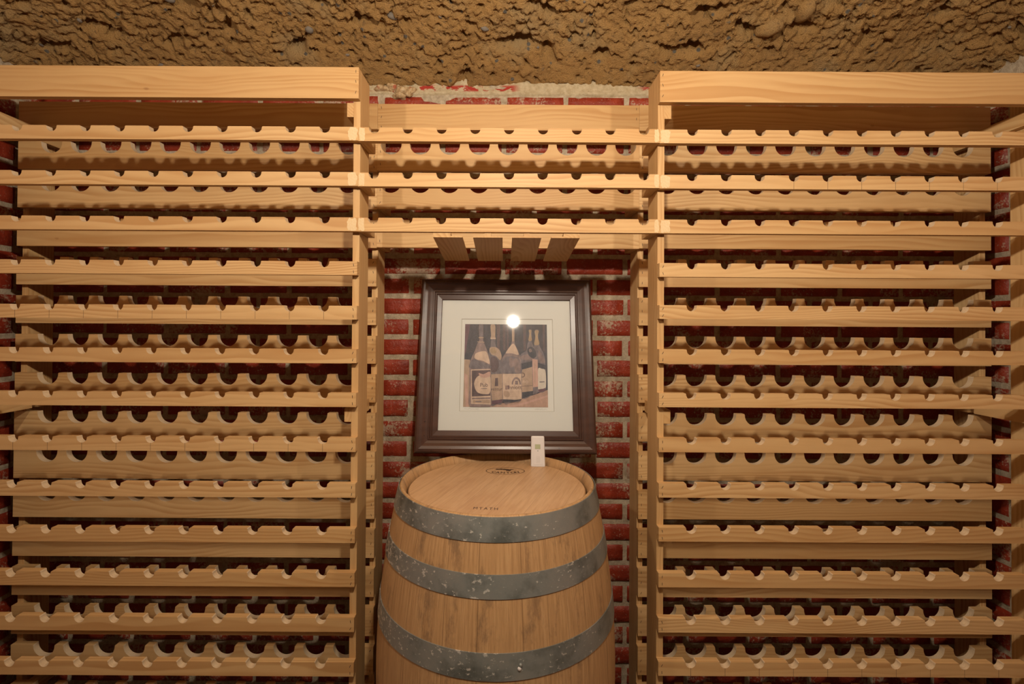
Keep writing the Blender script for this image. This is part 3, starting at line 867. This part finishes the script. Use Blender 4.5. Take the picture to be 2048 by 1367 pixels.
for z, k in zs:
    w = Wb + (Wt - Wb) * z / H_
    rs.append([bm.verts.new((x * k, D_ / 2 + (y - D_ / 2) * k, z)) for x, y in rr(w, z)])
for a, b in zip(rs, rs[1:]):
    for i in range(len(a)): j = (i + 1) % len(a); bm.faces.new((a[i], a[j], b[j], b[i]))
bm.faces.new(rs[0]); bm.faces.new(rs[-1])
bmesh.ops.recalc_face_normals(bm, faces=bm.faces[:])
# low raised face panel
box(bm, -.0155, .0155, -.0007, .0015, .006, .091, 0, .0006)
body = link('housing', bm, M['white_plastic'], sen)
body['label'] = 'white plastic housing'
bm = bmesh.new(); box(bm, -.0098, .0088, -.0011, .0005, .0545, .0700, 0); link('display_bezel', bm, M['grey_plastic'], sen)
bm = bmesh.new(); box(bm, -.0088, .0078, -.0014, .0005, .0552, .0692, 0); link('display', bm, M['lcd'], sen)
bm = bmesh.new(); bmesh.ops.create_cone(bm, cap_ends=True, segments=20, radius1=.0013, radius2=.0011, depth=.0016, matrix=Matrix.Translation((0, -.0012, .0490)) @ Matrix.Rotation(PI / 2, 4, 'X'))
link('button', bm, M['black'], sen)
for i in range(6):
    bm = bmesh.new(); box(bm, -.0056, .0066, -.0010, .0005, .0120 + i * .0037, .0126 + i * .0037, 0); link('vent_slot', bm, M['grey_plastic'], sen)

# ------------------------------------------------------------------ light
def lamp(x, y, h, power, r, col=(1, .875, .71)):
    l = bpy.data.lights.new('ceiling_bulb', 'POINT'); l.energy = power; l.color = col; l.shadow_soft_size = r
    o = bpy.data.objects.new('ceiling_bulb', l); C.objects.link(o); o.location = (x, y, h + EYE)
lamp(.062, .35, .66, 44, .026)
lamp(-.88, .28, .65, 18, .026)
lamp(.91, .28, .65, 18, .026)
w = bpy.data.worlds.new('cellar_gloom'); scene.world = w; w.use_nodes = True
w.node_tree.nodes['Background'].inputs[0].default_value = (.80, .62, .45, 1); w.node_tree.nodes['Background'].inputs[1].default_value = .02

# ------------------------------------------------------------------ camera
cam = bpy.data.cameras.new('camera'); co = bpy.data.objects.new('camera', cam); C.objects.link(co)
F_ = 970.0
cam.sensor_width = 36; cam.lens = F_ / 2048 * 36; cam.clip_start = .02
cam.shift_x = 17 / 2048; cam.shift_y = -49 / 2048
co.location = (0, 0, EYE)
ROLL, PITCH, YAW = .006, .0089, .0
co.rotation_euler = (Matrix.Rotation(YAW, 3, 'Z') @ Matrix.Rotation(PI / 2 + PITCH, 3, 'X') @ Matrix.Rotation(ROLL, 3, 'Z')).to_euler()
scene.camera = co
scene.view_settings.view_transform = 'Standard'; scene.view_settings.look = 'None'
scene.view_settings.exposure = 0.0; scene.view_settings.gamma = 1.0; scene.view_settings.use_curve_mapping = False
scene.cycles.max_bounces = 8; scene.cycles.diffuse_bounces = 2
